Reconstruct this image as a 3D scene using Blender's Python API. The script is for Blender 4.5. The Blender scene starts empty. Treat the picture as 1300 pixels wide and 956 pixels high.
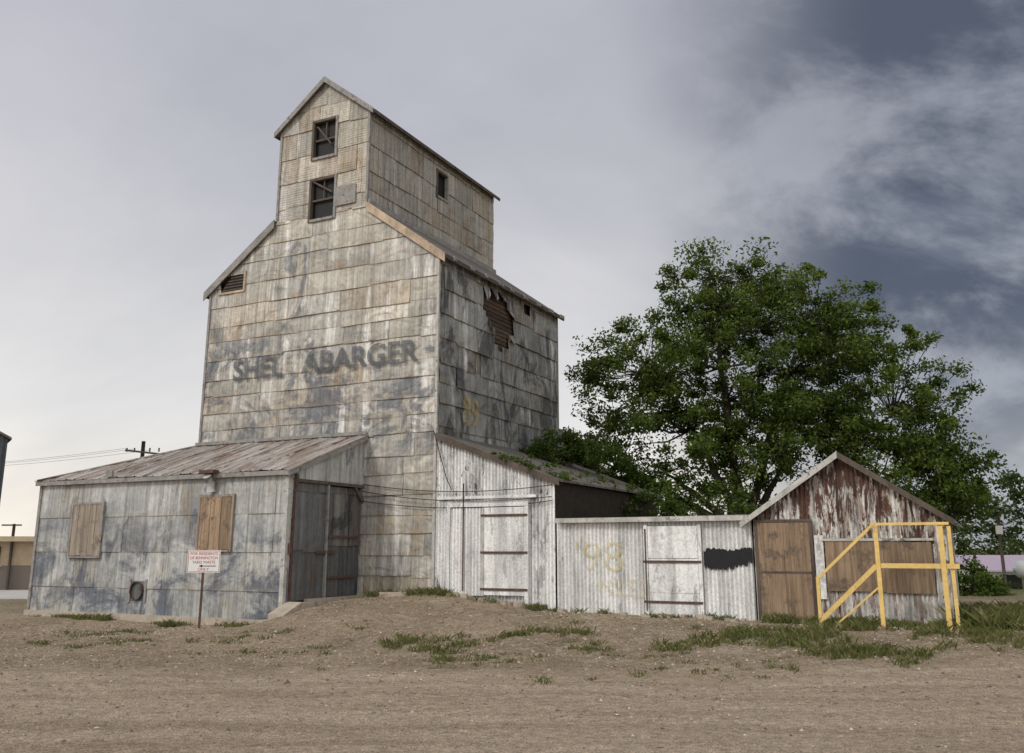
import bpy, math, random
import numpy as np
from mathutils import Vector, Matrix
random.seed(7); rng=np.random.default_rng(7)
scn=bpy.context.scene
scn.view_settings.view_transform='Standard'; scn.view_settings.look='None'; scn.view_settings.exposure=0
OX,OY=-1.76,21.37; CA,SA=.891,.454
def w2l(x,y): return (x-OX)*CA-(y-OY)*SA,(x-OX)*SA+(y-OY)*CA
def l2w(a,b): return OX+a*CA+b*SA, OY-a*SA+b*CA
def sm(t): t=np.clip(t,0,1); return t*t*(3-2*t)
def gz(x,y):
    x=np.asarray(x,float); y=np.asarray(y,float)
    a,b=w2l(x,y)
    h=np.interp(a,[-2.6,-2.1,-1.8,-1.5,0.2,3,7,12,22],[0,.04,.36,.56,.66,.33,.29,.32,.05])
    hs=np.interp(a,[-4.0,-1.5,0.2,3,7,12,22],[0,.5,.66,.33,.29,.32,.05])
    k=sm((-b-2.9)/1.5); h=h*(1-k)+hs*k
    z=h*sm((b+6.2)/5.9)
    near=np.exp(-((y-14)/22)**2)
    z=z+near*(.012*np.sin(x*1.3+y*.7)+.010*np.sin(x*2.9-y*1.9+1)+.006*np.sin(x*6.1+y*4.3))
    for yr in (9.3,10.9,12.3):
        z=z-.022*np.exp(-((y-yr-.25*np.sin(x*.16+yr))/.17)**2)*np.exp(-(x/30)**2)
    z=z-1.3*sm((y-28)/30)*sm((x-8)/12)
    return z
class Mat:
    def __init__(s,name):
        s.m=bpy.data.materials.new(name); s.m.use_nodes=True; s.t=s.m.node_tree
        s.b=s.t.nodes['Principled BSDF']; s.o=s.t.nodes['Material Output']
        s.tc=s.n('ShaderNodeTexCoord')
    def n(s,typ,props=None,ins=None):
        nd=s.t.nodes.new(typ)
        for k,v in (props or {}).items(): setattr(nd,k,v)
        for k,v in (ins or {}).items(): s.set(nd.inputs[k],v)
        return nd
    def set(s,sock,v):
        if isinstance(v,bpy.types.NodeSocket): s.t.links.new(v,sock)
        elif isinstance(v,(tuple,list)) and len(v)==3 and sock.type=='RGBA': sock.default_value=(*v,1)
        else: sock.default_value=v
    def noise(s,scale,detail=5,st=(1,1,1),dist=0,rough=.55,off=(0,0,0)):
        mp=s.n('ShaderNodeMapping',None,{0:s.tc.outputs['Object'],'Scale':st,'Location':off})
        return s.n('ShaderNodeTexNoise',None,{'Vector':mp.outputs[0],'Scale':scale,'Detail':detail,'Distortion':dist,'Roughness':rough}).outputs['Fac']
    def ramp(s,f,a,b,lo=0.,hi=1.):
        return s.n('ShaderNodeMapRange',{'clamp':True},{'Value':f,'From Min':a,'From Max':b,'To Min':lo,'To Max':hi}).outputs[0]
    def mix(s,f,a,b,bl='MIX'):
        nd=s.t.nodes.new('ShaderNodeMix'); nd.data_type='RGBA'; nd.blend_type=bl
        s.set(nd.inputs[0],f); s.set(nd.inputs[6],a); s.set(nd.inputs[7],b); return nd.outputs[2]
    def mth(s,op,a,b=0.):
        return s.n('ShaderNodeMath',{'operation':op},{0:a,1:b}).outputs[0]
    def mul(s,c,f):
        cc=s.n('ShaderNodeCombineColor',None,{0:f,1:f,2:f}).outputs[0]
        return s.mix(1.0,c,cc,'MULTIPLY')
    def pv(s): return s.n('ShaderNodeAttribute',{'attribute_name':'pv'}).outputs['Fac']
    def z(s): return s.n('ShaderNodeSeparateXYZ',None,{0:s.tc.outputs['Object']}).outputs[2]
    def bump(s,h,dist,strength=1.,prev=None):
        ins={'Height':h,'Distance':dist,'Strength':strength}
        if prev is not None: ins['Normal']=prev
        return s.n('ShaderNodeBump',None,ins).outputs[0]
    def fin(s,c,rough=.7,bump=None,metal=0.,alpha=None,spec=.3):
        s.set(s.b.inputs['Base Color'],c); s.set(s.b.inputs['Roughness'],rough); s.set(s.b.inputs['Metallic'],metal)
        s.b.inputs['Specular IOR Level'].default_value=spec
        if bump is not None: s.set(s.b.inputs['Normal'],bump)
        if alpha is not None: s.set(s.b.inputs['Alpha'],alpha)
        return s.m
def sheet_metal(name,base,alt,white,dark,rust,wa=.58,da=.56,ra=.62,bumpd=.03,vary=(.72,1.2),zone=None,ribs=False,off=0,wamt=.8,zr_=(.5,.58)):
    m=Mat(name); o=(off,off*.7,off*1.3)
    pv=m.pv()
    pf=m.mth('FRACT',m.mth('MULTIPLY',pv,7.3)); pg=m.mth('FRACT',m.mth('MULTIPLY',pv,23.1))
    n1=m.noise(.55,4,off=o,rough=.62)
    c=m.mix(m.ramp(m.mth('ADD',n1,m.mth('MULTIPLY',m.mth('SUBTRACT',pf,.5),.22)),.40,.60),base,alt)
    c=m.mul(c,m.ramp(pv,0,1,vary[0],vary[1]))
    c=m.mix(m.ramp(pg,.86,.9,0,.35),c,rust)
    r=m.noise(1.5,6,(1,1,.55),.6,off=o,rough=.7)
    c=m.mix(m.ramp(m.mth('ADD',r,m.mth('MULTIPLY',pg,.06)),ra,ra+.1,0,.75),c,rust)
    st=m.noise(1.2,6,(2.2,2.2,.22),.4,off=o,rough=.66); c=m.mix(m.ramp(m.mth('ADD',st,m.mth('MULTIPLY',m.mth('SUBTRACT',pf,.5),.14)),wa,wa+.11,0,wamt),c,white)
    st2=m.noise(.8,8,(1.3,1.3,.7),.8,off=(off+5,3,9),rough=.70)
    f=m.ramp(m.mth('ADD',st2,m.mth('MULTIPLY',m.mth('SUBTRACT',pg,.5),.05)),da,da+.07,0,.8)
    if zone:
        zz=m.z(); g=m.mth('MULTIPLY',m.ramp(zz,zone[0],zone[1]),m.ramp(zz,zone[2],zone[3],1,0))
        st3=m.noise(.75,8,(1,1,1.3),.6,off=(off+15,3,2),rough=.72)
        f=m.mth('MAXIMUM',f,m.mth('MULTIPLY',g,m.ramp(st3,zr_[0],zr_[1],0,.85)))
    c=m.mix(f,c,dark)
    st4=m.noise(2.0,4,(5,5,.12),.15,off=(off+25,1,2),rough=.70); c=m.mul(c,m.ramp(st4,.32,.6,.58,1.06))
    fine=m.noise(18,3,(1,1,.5),off=o,rough=.8); c=m.mul(c,m.ramp(fine,.32,.62,.82,1.08))
    sp=m.n('ShaderNodeSeparateXYZ',None,{0:m.tc.outputs['UV']})
    e=m.mth('MINIMUM',sp.outputs[0],sp.outputs[1])
    c=m.mul(c,m.ramp(e,0,.014,.6,1))
    run=m.mth('MULTIPLY',m.ramp(sp.outputs[1],0,.16,1,0),m.ramp(st4,.40,.55,1,0)); c=m.mix(m.mth('MULTIPLY',run,.45),c,rust)
    d=m.bump(m.noise(1.5,2,(1,1,1.3),.6,off=o),bumpd*3.0)
    d=m.bump(m.noise(5,2,(1,1,.6),.9,off=o),bumpd*.7,prev=d)
    if ribs:
        w=m.n('ShaderNodeTexWave',{'bands_direction':'Z'},{'Vector':m.tc.outputs['Object'],'Scale':4.6,'Distortion':.4,'Detail':1})
        d=m.bump(w.outputs['Fac'],.004,prev=d); c=m.mul(c,m.ramp(w.outputs['Fac'],0,.3,.93,1.01))
    return m.fin(c,m.ramp(r,.3,.7,.52,.78),d,.18,spec=.3)
def corr_paint(name,paint,metal,rust,pth=.5,rth=.55,zr=None,off=0,st=(1.6,1.6,.6),grit=.6,rw=.045,groove_shade=False):
    m=Mat(name)
    a=m.noise(2.2,7,st,.5,off=(off,2,3),rough=.72)
    b=m.noise(1.2,8,tuple(q*1.2 for q in st),.5,off=(off+7,2,3),rough=.78)
    c=m.mix(m.ramp(a,pth,pth+.05,0,.85),paint,metal)
    if zr: b=m.mth('ADD',b,m.ramp(m.z(),zr[0],zr[1],zr[2],zr[3]))
    rc=m.mix(m.noise(9,4),rust,tuple(q*.3 for q in rust))
    c=m.mix(m.ramp(b,rth,rth+rw,0,.95),c,rc)
    c=m.mul(c,m.ramp(m.noise(1.3,4,(st[0]*1.1,st[1]*1.1,st[2]*.35),off=(off+9,0,0),rough=.68),.34,.58,grit,1.05))
    c=m.mul(c,m.ramp(m.noise(20,4,rough=.85),.34,.6,.70,1.08))
    if groove_shade: c=m.mul(c,m.ramp(m.pv(),0,1,.70,1.05))  # shading painted into the colour: corrugation grooves darker, crests lighter
    return m.fin(c,.55,m.bump(m.noise(5,3,dist=.5),.012),.1)
def simple(name,col,rough=.8,var=.25,scale=4,st=(1,1,1),bump=.006,metal=0,pvv=False,alpha=None,dirt=None):
    m=Mat(name)
    c=m.mul(m.mix(1.,col,col),m.ramp(m.noise(scale,5,st,.3,rough=.7),.3,.7,1-var,1+var))
    if pvv: c=m.mul(c,m.ramp(m.pv(),0,1,.65,1.3))
    if dirt: c=m.mix(m.ramp(m.noise(3,6,rough=.75),dirt[1],dirt[1]+.12),c,dirt[0])
    al=None
    if alpha: 
        al=m.mth('MULTIPLY',m.ramp(m.noise(alpha[0],6,(1,1,.7),.4,rough=.8),alpha[1],alpha[2]),alpha[3])
    return m.fin(c,rough,m.bump(m.noise(scale*2.5,3,st),bump),metal,al)
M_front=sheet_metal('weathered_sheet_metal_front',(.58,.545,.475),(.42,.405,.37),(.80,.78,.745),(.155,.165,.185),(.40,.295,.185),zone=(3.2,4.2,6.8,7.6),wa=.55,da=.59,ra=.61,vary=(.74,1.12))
M_cup=sheet_metal('weathered_sheet_metal_cupola',(.51,.47,.40),(.41,.39,.345),(.68,.66,.62),(.20,.19,.17),(.34,.24,.15),wa=.60,da=.61,ribs=True,off=3,vary=(.82,1.1))
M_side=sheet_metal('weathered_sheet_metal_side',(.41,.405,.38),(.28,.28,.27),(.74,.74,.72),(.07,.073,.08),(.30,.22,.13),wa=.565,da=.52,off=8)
M_shed=sheet_metal('galvanised_sheet_shed',(.52,.52,.50),(.41,.415,.405),(.68,.68,.65),(.115,.13,.165),(.38,.32,.23),wa=.60,da=.57,zone=(-.5,.1,1.4,2.9),off=12,vary=(.84,1.1),bumpd=.017,zr_=(.465,.565))
M_door=sheet_metal('grey_door_metal',(.19,.19,.185),(.14,.145,.15),(.32,.32,.31),(.05,.055,.06),(.18,.12,.08),off=20,bumpd=.015)
M_white=corr_paint('peeling_white_corrugated',(.88,.88,.86),(.47,.46,.45),(.17,.09,.055),.53,.59,grit=.52,groove_shade=True)
M_white2=corr_paint('white_corrugated_low',(.90,.90,.88),(.58,.58,.57),(.24,.14,.08),.57,.64,off=4,grit=.62,groove_shade=True)
M_rust=corr_paint('rusty_white_corrugated',(.76,.74,.70),(.35,.27,.22),(.16,.06,.033),.50,.50,zr=(.8,2.9,-.05,.06),off=6,st=(3.4,3.4,.8),grit=.5,rw=.03,groove_shade=True)
M_wdoor=corr_paint('white_painted_boards',(.84,.84,.82),(.50,.49,.47),(.2,.14,.1),.56,.64,off=9)
M_roof=corr_paint('rusty_roof_sheets',(.46,.43,.40),(.32,.26,.215),(.21,.11,.075),.48,.54,off=11,st=(2.0,.35,.35))
M_roofd=simple('dark_roof_sheet',(.15,.14,.125),.7,.4,dirt=((.13,.08,.055),.5))
M_trim=simple('weathered_tan_trim',(.44,.34,.25),.8,.4,3,(1,1,.5),dirt=((.12,.1,.09),.58))
M_trimw=simple('grey_white_trim',(.46,.45,.42),.8,.4,3,dirt=((.13,.12,.11),.54))
M_trimg=simple('grey_metal_trim',(.27,.26,.245),.7,.4,3,dirt=((.12,.09,.07),.54))
M_core=simple('dark_interior_wood',(.035,.028,.022),.9,.3)
M_lath=simple('old_lath_wood',(.08,.055,.04),.9,.5,4,(1,1,6),pvv=True)
M_ply=simple('weathered_plywood',(.29,.205,.135),.85,.5,3,(6,6,.35),pvv=True,dirt=((.12,.09,.07),.53))
M_plyg=simple('greyed_plywood',(.30,.25,.20),.85,.45,3,(5,5,.35),dirt=((.17,.14,.12),.54))
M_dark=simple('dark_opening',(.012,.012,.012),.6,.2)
M_wood=simple('dark_frame_wood',(.10,.08,.065),.85,.4,4,(1,1,.3))
M_bar=simple('rusted_iron',(.10,.06,.045),.7,.4,10)
M_conc=simple('concrete',(.42,.36,.29),.9,.25,3,dirt=((.22,.17,.12),.55))
M_yel=simple('yellow_paint',(.74,.52,.18),.55,.18,6,bump=.001,dirt=((.38,.24,.1),.56))
M_letter=simple('faded_black_letters',(.095,.102,.115),.7,.2,alpha=(7,.31,.47,.78))
M_graf=simple('faded_yellow_paint',(.62,.52,.27),.7,.2,alpha=(6,.36,.54,.65))
M_black=simple('black_paint',(.014,.014,.016),.6,.3)
M_signw=simple('white_sign_paint',(.80,.80,.78),.45,.06,bump=.0005)
M_red=simple('red_sign_paint',(.50,.02,.02),.5,.1,bump=.0005)
M_bark=simple('bark',(.05,.04,.032),.95,.4,5,(3,3,.5),bump=.03)
M_pole=simple('utility_pole_wood',(.08,.065,.055),.9,.3)
class MB:
    def __init__(s): s.v=[];s.f=[];s.m=[];s.p=[];s.uv=[];s.s=[];s.mats=[]
    def mi(s,mat):
        if mat not in s.mats: s.mats.append(mat)
        return s.mats.index(mat)
    def face(s,pts,mat,pv=None,uv=None,smooth=False):
        i=len(s.v); s.v+= [tuple(p) for p in pts]; s.add(list(range(i,i+len(pts))),mat,pv,uv,smooth)
    def add(s,idx,mat,pv=None,uv=None,smooth=False):
        s.f.append(idx); s.m.append(s.mi(mat)); s.p.append(random.random() if pv is None else pv)
        s.uv.append(uv or [(1,1)]*len(idx)); s.s.append(smooth)
    def prism(s,poly,vec,mat,pv=None):
        pv=random.random() if pv is None else pv
        n=len(poly); i=len(s.v); s.v+=[tuple(p) for p in poly]+[tuple(p[k]+vec[k] for k in range(3)) for p in poly]
        s.add(list(range(i,i+n)),mat,pv); s.add(list(range(i+2*n-1,i+n-1,-1)),mat,pv)
        for k in range(n):
            j=(k+1)%n; s.add([i+k,i+n+k,i+n+j,i+j],mat,pv)
    def box(s,x0,x1,y0,y1,z0,z1,mat,pv=None):
        s.prism([(x0,y0,z0),(x1,y0,z0),(x1,y1,z0),(x0,y1,z0)],(0,0,z1-z0),mat,pv)
    def beam(s,p,q,w,h,mat,up=(0,0,1)):
        p=Vector(p);q=Vector(q);d=(q-p).normalized();u=Vector(up); r=d.cross(u)
        if r.length<.01: r=d.cross(Vector((0,1,0)))
        r.normalize(); u=r.cross(d)
        s.prism([p+r*w/2+u*h/2,p-r*w/2+u*h/2,p-r*w/2-u*h/2,p+r*w/2-u*h/2],q-p,mat)
    def tube(s,pts,rad,mat,n=8,cap=True):
        pts=[Vector(p) for p in pts]; i0=len(s.v); pv=random.random()
        if not hasattr(rad,'__len__'): rad=[rad]*len(pts)
        for k,p in enumerate(pts):
            d=(pts[min(k+1,len(pts)-1)]-pts[max(k-1,0)]).normalized()
            r=d.cross(Vector((0,0,1)) if abs(d.z)<.9 else Vector((1,0,0))).normalized(); u=r.cross(d)
            for j in range(n):
                t=2*math.pi*j/n; s.v.append(tuple(p+(r*math.cos(t)+u*math.sin(t))*rad[k]))
        for k in range(len(pts)-1):
            for j in range(n):
                a=i0+k*n+j;b=i0+k*n+(j+1)%n; s.add([a,b,b+n,a+n],mat,pv,None,True)
        if cap:
            s.add([i0+j for j in range(n)],mat,pv); s.add([i0+(len(pts)-1)*n+j for j in range(n)][::-1],mat,pv)
    def obj(s,name,parent=None):
        me=bpy.data.meshes.new(name); me.from_pydata(s.v,[],s.f)
        for m in s.mats: me.materials.append(m)
        me.polygons.foreach_set('material_index',s.m); me.polygons.foreach_set('use_smooth',s.s)
        at=me.attributes.new('pv','FLOAT','FACE'); at.data.foreach_set('value',s.p)
        u=me.uv_layers.new(name='UVMap'); u.data.foreach_set('uv',[c for f in s.uv for q in f for c in q])
        me.update(); o=bpy.data.objects.new(name,me); scn.collection.objects.link(o)
        if parent: o.parent=parent
        return o
def empty(name,loc=(0,0,0),rz=0):
    o=bpy.data.objects.new(name,None); scn.collection.objects.link(o); o.location=loc; o.rotation_euler=(0,0,rz); o.empty_display_size=.3; return o
RZ=-math.atan2(SA,CA)
def frame(name): return empty(name,(OX,OY,0),RZ)
def clip(poly,a,b,c):
    out=[]
    for i in range(len(poly)):
        p=poly[i];q=poly[(i+1)%len(poly)]
        dp=a*p[0]+b*p[1]-c; dq=a*q[0]+b*q[1]-c
        if dp<=0: out.append(p)
        if (dp<0<dq) or (dq<0<dp):
            t=dp/(dp-dq); out.append((p[0]+(q[0]-p[0])*t,p[1]+(q[1]-p[1])*t))
    return out if len(out)>2 else []
def subtract(polys,h):
    x0,x1,z0,z1=h; out=[]
    for p in polys:
        for q in (clip(p,1,0,x0),clip(p,-1,0,-x1)):
            if q: out.append(q)
        m=clip(p,-1,0,-x0); m=clip(m,1,0,x1) if m else m
        if m:
            for q in (clip(m,0,1,z0),clip(m,0,-1,-z1)):
                if q: out.append(q)
    return out
def panel_wall(mb,to3,regions,mat,holes=(),ph=.56,pw=1.35,lap=.016,tilt=.008,col=False,warp=.014):
    xs=[p[0] for r in regions for p in r]; zs=[p[1] for r in regions for p in r]
    z=min(zs)-random.random()*.3
    while z<max(zs):
        h=ph*random.uniform(.82,1.2) if not col else ph; x=min(xs)-(0 if col else random.random()*pw)
        while x<max(xs):
            w=pw*(random.uniform(.5,1.5) if not col else random.uniform(.95,1.05)); pv=random.random(); tl=random.uniform(-tilt,tilt)
            lp=lap*random.uniform(.3,1.6); A=0 if col else random.uniform(0,.06); Bq=0 if col else min(.07,max(0,A+random.uniform(-.03,.03))); ext=0 if col else .05
            ns=4; wb=[random.uniform(0,warp) for _ in range(ns+1)]; wm=[random.uniform(0,warp*1.6) for _ in range(ns+1)]
            wb[0]=wb[-1]=0; wm[0]=wm[-1]=0
            sag=[0]+[0 if col else random.uniform(-.006,.012) for _ in range(ns-1)]+[0]
            bot=lambda t_,k_=None: z-(A*(1-t_)+Bq*t_)
            for r in regions:
                for k in range(ns):
                  for half in (0,1):
                    xa,xb=x+w*k/ns,x+w*(k+1)/ns
                    if half==0: p=[(xa,bot(k/ns)-sag[k]),(xb,bot((k+1)/ns)-sag[k+1]),(xb,z+h*.5),(xa,z+h*.5)]
                    else: p=[(xa,z+h*.5),(xb,z+h*.5),(xb,z+h+ext*.2),(xa,z+h+ext*.2)]
                    for i in range(len(r)):
                        if not p: break
                        a=r[i];b=r[(i+1)%len(r)]; ex,ez=b[0]-a[0],b[1]-a[1]
                        p=clip(p,ez,-ex,ez*a[0]-ex*a[1])
                    if not p: continue
                    ps=[p]
                    for hh in holes: ps=subtract(ps,hh)
                    def off(cu,cv):
                        t=min(1,max(0,(cu-xa)/(xb-xa))); B=wb[k]*(1-t)+wb[k+1]*t; Mm=wm[k]*(1-t)+wm[k+1]*t
                        s_=min(1,max(0,(cv-z)/h))
                        q=(B*(1-2*s_)+Mm*2*s_) if s_<.5 else Mm*(2-2*s_)
                        return .012+lp*(1-s_)+tl*(cu-x)/w*(1-.5*s_)+q
                    for q in ps:
                        mb.face([to3(c[0],c[1],off(*c)) for c in q],mat,pv,[(c[0]-x,c[1]-bot((c[0]-x)/w)) for c in q])
            x+=w
        z+=h
def corr(mb,to3,u0,u1,zb,zt,mat,pitch=.085,amp=.016):
    n=int((u1-u0)/(pitch/6)); i0=len(mb.v)
    for k in range(n+1):
        u=u0+(u1-u0)*k/n; o=amp*math.sin(2*math.pi*u/pitch)+amp+.01*math.sin(u*2.1)
        for j in range(2): mb.v.append(to3(u,(zb(u),zt(u))[j],o))
    for k in range(n):
        a=i0+2*k; g=.5+.5*math.sin(2*math.pi*(u0+(u1-u0)*(k+.5)/n)/pitch); mb.add([a,a+2,a+3,a+1],mat,g,None,True)  # pv follows the wave, so paint materials can darken grooves as painted shade
def text(name,body,parent,loc,width,height,mat,rot=(math.pi/2,0,0),offset=0.0):
    cu=bpy.data.curves.new(name,'FONT'); cu.body=body; cu.size=1; cu.offset=offset; cu.align_x='LEFT'
    tmp=bpy.data.objects.new('tmp',cu); scn.collection.objects.link(tmp); bpy.context.view_layer.update()
    me=bpy.data.meshes.new_from_object(tmp); bpy.data.objects.remove(tmp)
    co=np.zeros(len(me.vertices)*3); me.vertices.foreach_get('co',co); co=co.reshape(-1,3)
    mn=co.min(0);mx=co.max(0); co[:,0]=(co[:,0]-mn[0])/(mx[0]-mn[0])*width; co[:,1]=(co[:,1]-mn[1])/(mx[1]-mn[1])*height; co[:,2]=0
    me.vertices.foreach_set('co',co.ravel()); me.update(); me.materials.clear(); me.materials.append(mat)
    o=bpy.data.objects.new(name,me); scn.collection.objects.link(o); o.parent=parent; o.location=loc; o.rotation_euler=rot
    return o
# ================= GRAIN ELEVATOR
GE=frame('grain_elevator')
cx=-3.75
front=lambda u,v,o:(u,-o,v)
wu=(-4.09,-3.36,11.98,13.02); wl=(-4.09,-3.32,10.2,11.3)
mb=MB()
panel_wall(mb,front,[[(-7.5,.1),(0,.1),(0,8.7),(-7.5,8.7)],[(-7.5,8.7),(0,8.7),(-2.25,10.32),(-5.25,10.32)]],M_front,[wl,(-7.15,-6.3,8.56,9.02)],ph=.5,pw=1.45)
panel_wall(mb,front,[[(-5.25,10.32),(-2.25,10.32),(-2.25,13.05),(cx,14.2),(-5.25,13.05)]],M_cup,[wu,wl],ph=.62,pw=.85,warp=.008)
mb.box(-.04,.022,-.062,.02,.4,8.66,M_trimw); mb.box(-2.29,-2.22,-.055,.03,10.4,13,M_trimg); mb.box(-5.28,-5.21,-.055,.03,10.4,13,M_trimg); mb.box(-7.53,-7.46,-.06,.03,.4,8.6,M_trimg)
mb.box(-3.24,-2.6,-.065,-.045,10.45,10.98,M_trimg)
mb.obj('front_wall',GE)
mb=MB(); side=lambda u,v,o:(o,u,v)
holes=[(2.15,3.3,7.75,8.42),(2.45,3.9,7.35,8.05),(2.8,3.6,6.95,7.4),(4.6,5.0,8.2,8.5),(2.3,2.5,7.6,7.8),(3.3,3.5,8.0,8.25),(3.0,3.25,6.8,7.0)]
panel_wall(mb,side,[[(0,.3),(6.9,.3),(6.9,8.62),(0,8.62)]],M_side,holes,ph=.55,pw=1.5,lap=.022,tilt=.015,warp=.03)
for k in range(16):
    z=6.8+k*.115; mb.box(-.07-.01*random.random(),-.045,1.9,4.1,z,z+.095,M_lath)
for (y0,z0,y1,z1,y2,z2) in [(2.15,8.4,2.45,8.45,2.2,8.0),(3.6,8.05,3.95,8.1,3.9,7.8),(2.45,7.7,2.6,7.4,2.35,7.35),(3.6,7.35,3.9,7.4,3.75,7.1),(3.0,8.45,3.4,8.45,3.25,8.2),(2.6,8.45,2.9,8.45,2.7,8.1)]:
    mb.face([(.03,y0,z0),(.04,y1,z1),(.13+.05*random.random(),y2,z2)],M_side,.9)
    mb.face([(.035,y1,z1),(.05,y1+.1,z1-.2),(.11,y2+.1,z2+.05)],M_trimw)
mb.box(-.03,.04,6.84,6.94,.4,8.6,M_trimg)
for k in range(3): mb.beam((.03,6.95,4.2+k*.4),(.03,7.2,4.2+k*.4),.05,.3,M_side)
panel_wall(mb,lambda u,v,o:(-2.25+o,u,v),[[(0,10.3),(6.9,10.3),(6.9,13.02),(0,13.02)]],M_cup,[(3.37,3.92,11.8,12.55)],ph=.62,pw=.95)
panel_wall(mb,lambda u,v,o:(-5.25-o,u,v),[[(0,10.3),(6.9,10.3),(6.9,13.02),(0,13.02)]],M_cup,ph=.62,pw=.95)
panel_wall(mb,lambda u,v,o:(-7.5-o,u,v),[[(0,.0),(6.9,.0),(6.9,8.62),(0,8.62)]],M_front)
panel_wall(mb,lambda u,v,o:(u,6.9+o,v),[[(-7.5,.1),(0,.1),(0,8.7),(-7.5,8.7)],[(-7.5,8.7),(0,8.7),(-2.25,10.32),(-5.25,10.32)],[(-5.25,10.32),(-2.25,10.32),(-2.25,13.05),(cx,14.2),(-5.25,13.05)]],M_front)
mb.obj('side_walls',GE)
mb=MB()
mb.prism([(-7.4,.12,0),(-.1,.12,0),(-.1,.12,8.55),(-2.36,.12,10.2),(-2.36,.12,12.95),(cx,.12,14.0),(-5.14,.12,12.95),(-5.14,.12,10.2),(-7.4,.12,8.55)],(0,6.66,0),M_core)
mb.obj('frame_core',GE)
mb=MB()
def slab(mb,p,th,mat):
    mb.prism(p,(0,0,th),mat)
sl=(10.32-8.7)/2.25
for s in (1,-1):
    e=cx+s*3.95; t=cx+s*1.53
    slab(mb,[(e,-.09,8.7-.2*sl),(t,-.09,10.32),(t,7.05,10.32),(e,7.05,8.7-.2*sl)],.06,M_roofd)
    ce=cx+s*1.68; cz=13.05-.18*.767
    slab(mb,[(ce,-.13,cz),(cx,-.13,14.22),(cx,7.05,14.22),(ce,7.05,cz)],.06,M_roofd)
    tm=M_trim if s==1 else M_trimg
    mb.prism([(e,-.12,8.7-.2*sl-.16),(t,-.12,10.32-.16),(t,-.12,10.32+.08),(e,-.12,8.7-.2*sl+.08)],(0,.027,0),tm)
    mb.prism([(ce,-.16,cz-.08),(cx,-.16,14.14),(cx,-.16,14.31),(ce,-.16,cz+.08)],(0,.027,0),M_trimg)
    mb.box(min(ce,ce+s*.03),max(ce,ce+s*.03),-.1,7.02,cz-.05,cz+.045,M_wood)
    mb.box(min(e,e+s*.03),max(e,e+s*.03),-.07,7.0,8.7-.2*sl-.06,8.7-.2*sl+.045,M_wood)
    for k in range(9):
        yk=.3+k*.78+random.uniform(-.15,.15); mb.box(min(e,e+s*.06),max(e,e+s*.06),yk,yk+random.uniform(.1,.35),8.7-.2*sl-.03,8.7-.2*sl+.075,M_trimg)
mb.prism([(-2.19,-.04,10.32),(-2.2,-.04,10.46),(-2.2,6.95,10.46),(-2.19,6.95,10.32)],(.05,0,0),M_trimg)
mb.obj('roofs',GE)
mb=MB()
def window(mb,h,to,broken=True):
    x0,x1,z0,z1=h
    def bx(a,b,c,d,n0,n1,m): 
        P=[to(a,c,n0),to(b,c,n0),to(b,d,n0),to(a,d,n0)]; Q=to(a,c,n1); mb.prism(P,tuple(Q[k]-P[0][k] for k in range(3)),m)
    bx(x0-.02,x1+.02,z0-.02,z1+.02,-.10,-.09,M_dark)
    w=.07
    bx(x0-w,x0,z0-w,z1+w,-.06,.055,M_wood); bx(x1,x1+w,z0-w,z1+w,-.06,.055,M_trimg)
    bx(x0,x1,z1,z1+w,-.06,.05,M_wood); bx(x0,x1,z0-w,z0,-.06,.07,M_trimg)
    if broken:
        zm=(z0+z1)/2; bx(x0,x1,zm-.025,zm+.025,-.05,-.01,M_wood); xm=(x0+x1)/2
        bx(xm-.015,xm+.015,zm+.025,z1,-.045,-.015,M_wood)
window(mb,wu,front); window(mb,wl,front); window(mb,(3.37,3.92,11.8,12.55),lambda u,v,o:(-2.25+o,u,v),False)
mb.beam((-4.05,-.02,11.3),(-3.4,-.02,10.9),.03,.05,M_wood); mb.beam((-4.0,-.02,12.9),(-3.5,-.02,12.3),.03,.04,M_wood)
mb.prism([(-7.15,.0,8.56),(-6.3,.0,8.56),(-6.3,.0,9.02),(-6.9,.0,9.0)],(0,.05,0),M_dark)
for k in range(5): mb.box(-7.1+.07*k,-6.32,-.02,.02,8.6+.085*k,8.63+.085*k,M_wood)
mb.box(-6.3,-6.24,-.06,.02,8.5,9.1,M_trim); mb.box(-7.2,-6.3,-.06,.02,8.5,8.56,M_trim)
mb.obj('windows',GE)
text('painted_name_1','SHEL',GE,(-6.42,-.09,5.98),1.72,.62,M_letter,offset=.028)
text('painted_name_2','ABARGER',GE,(-4.1,-.09,5.99),3.6,.58,M_letter,offset=.028)
text('painted_name_3','L',GE,(-4.58,-.09,5.98),.32,.6,simple('very_faded_letters',(.09,.1,.11),.7,.2,alpha=(8,.40,.60,.45)),offset=.03)
text('side_graffiti','89',GE,(.11,1.0,4.55),.85,.75,simple('dim_yellow_paint',(.50,.38,.12),.7,.2,alpha=(5,.38,.58,.7)),rot=(math.pi/2,0,math.pi/2),offset=.02)
mb=MB()
for (z0,z1,y) in [(3.12,2.95,-.10),(2.95,2.7,-.14),(2.72,2.62,-.09)]:
    mb.tube([(-2.0+5.0*t,y,z0+(z1-z0)*t-.16*4*t*(1-t)) for t in [k/16 for k in range(17)]],.009,M_black,5)
mb.tube([(-.02,-.12,4.3),(.35,-.13,3.2),(.5,-.12,2.9)],.01,M_black,5)
mb.obj('cables',GE)
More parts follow.
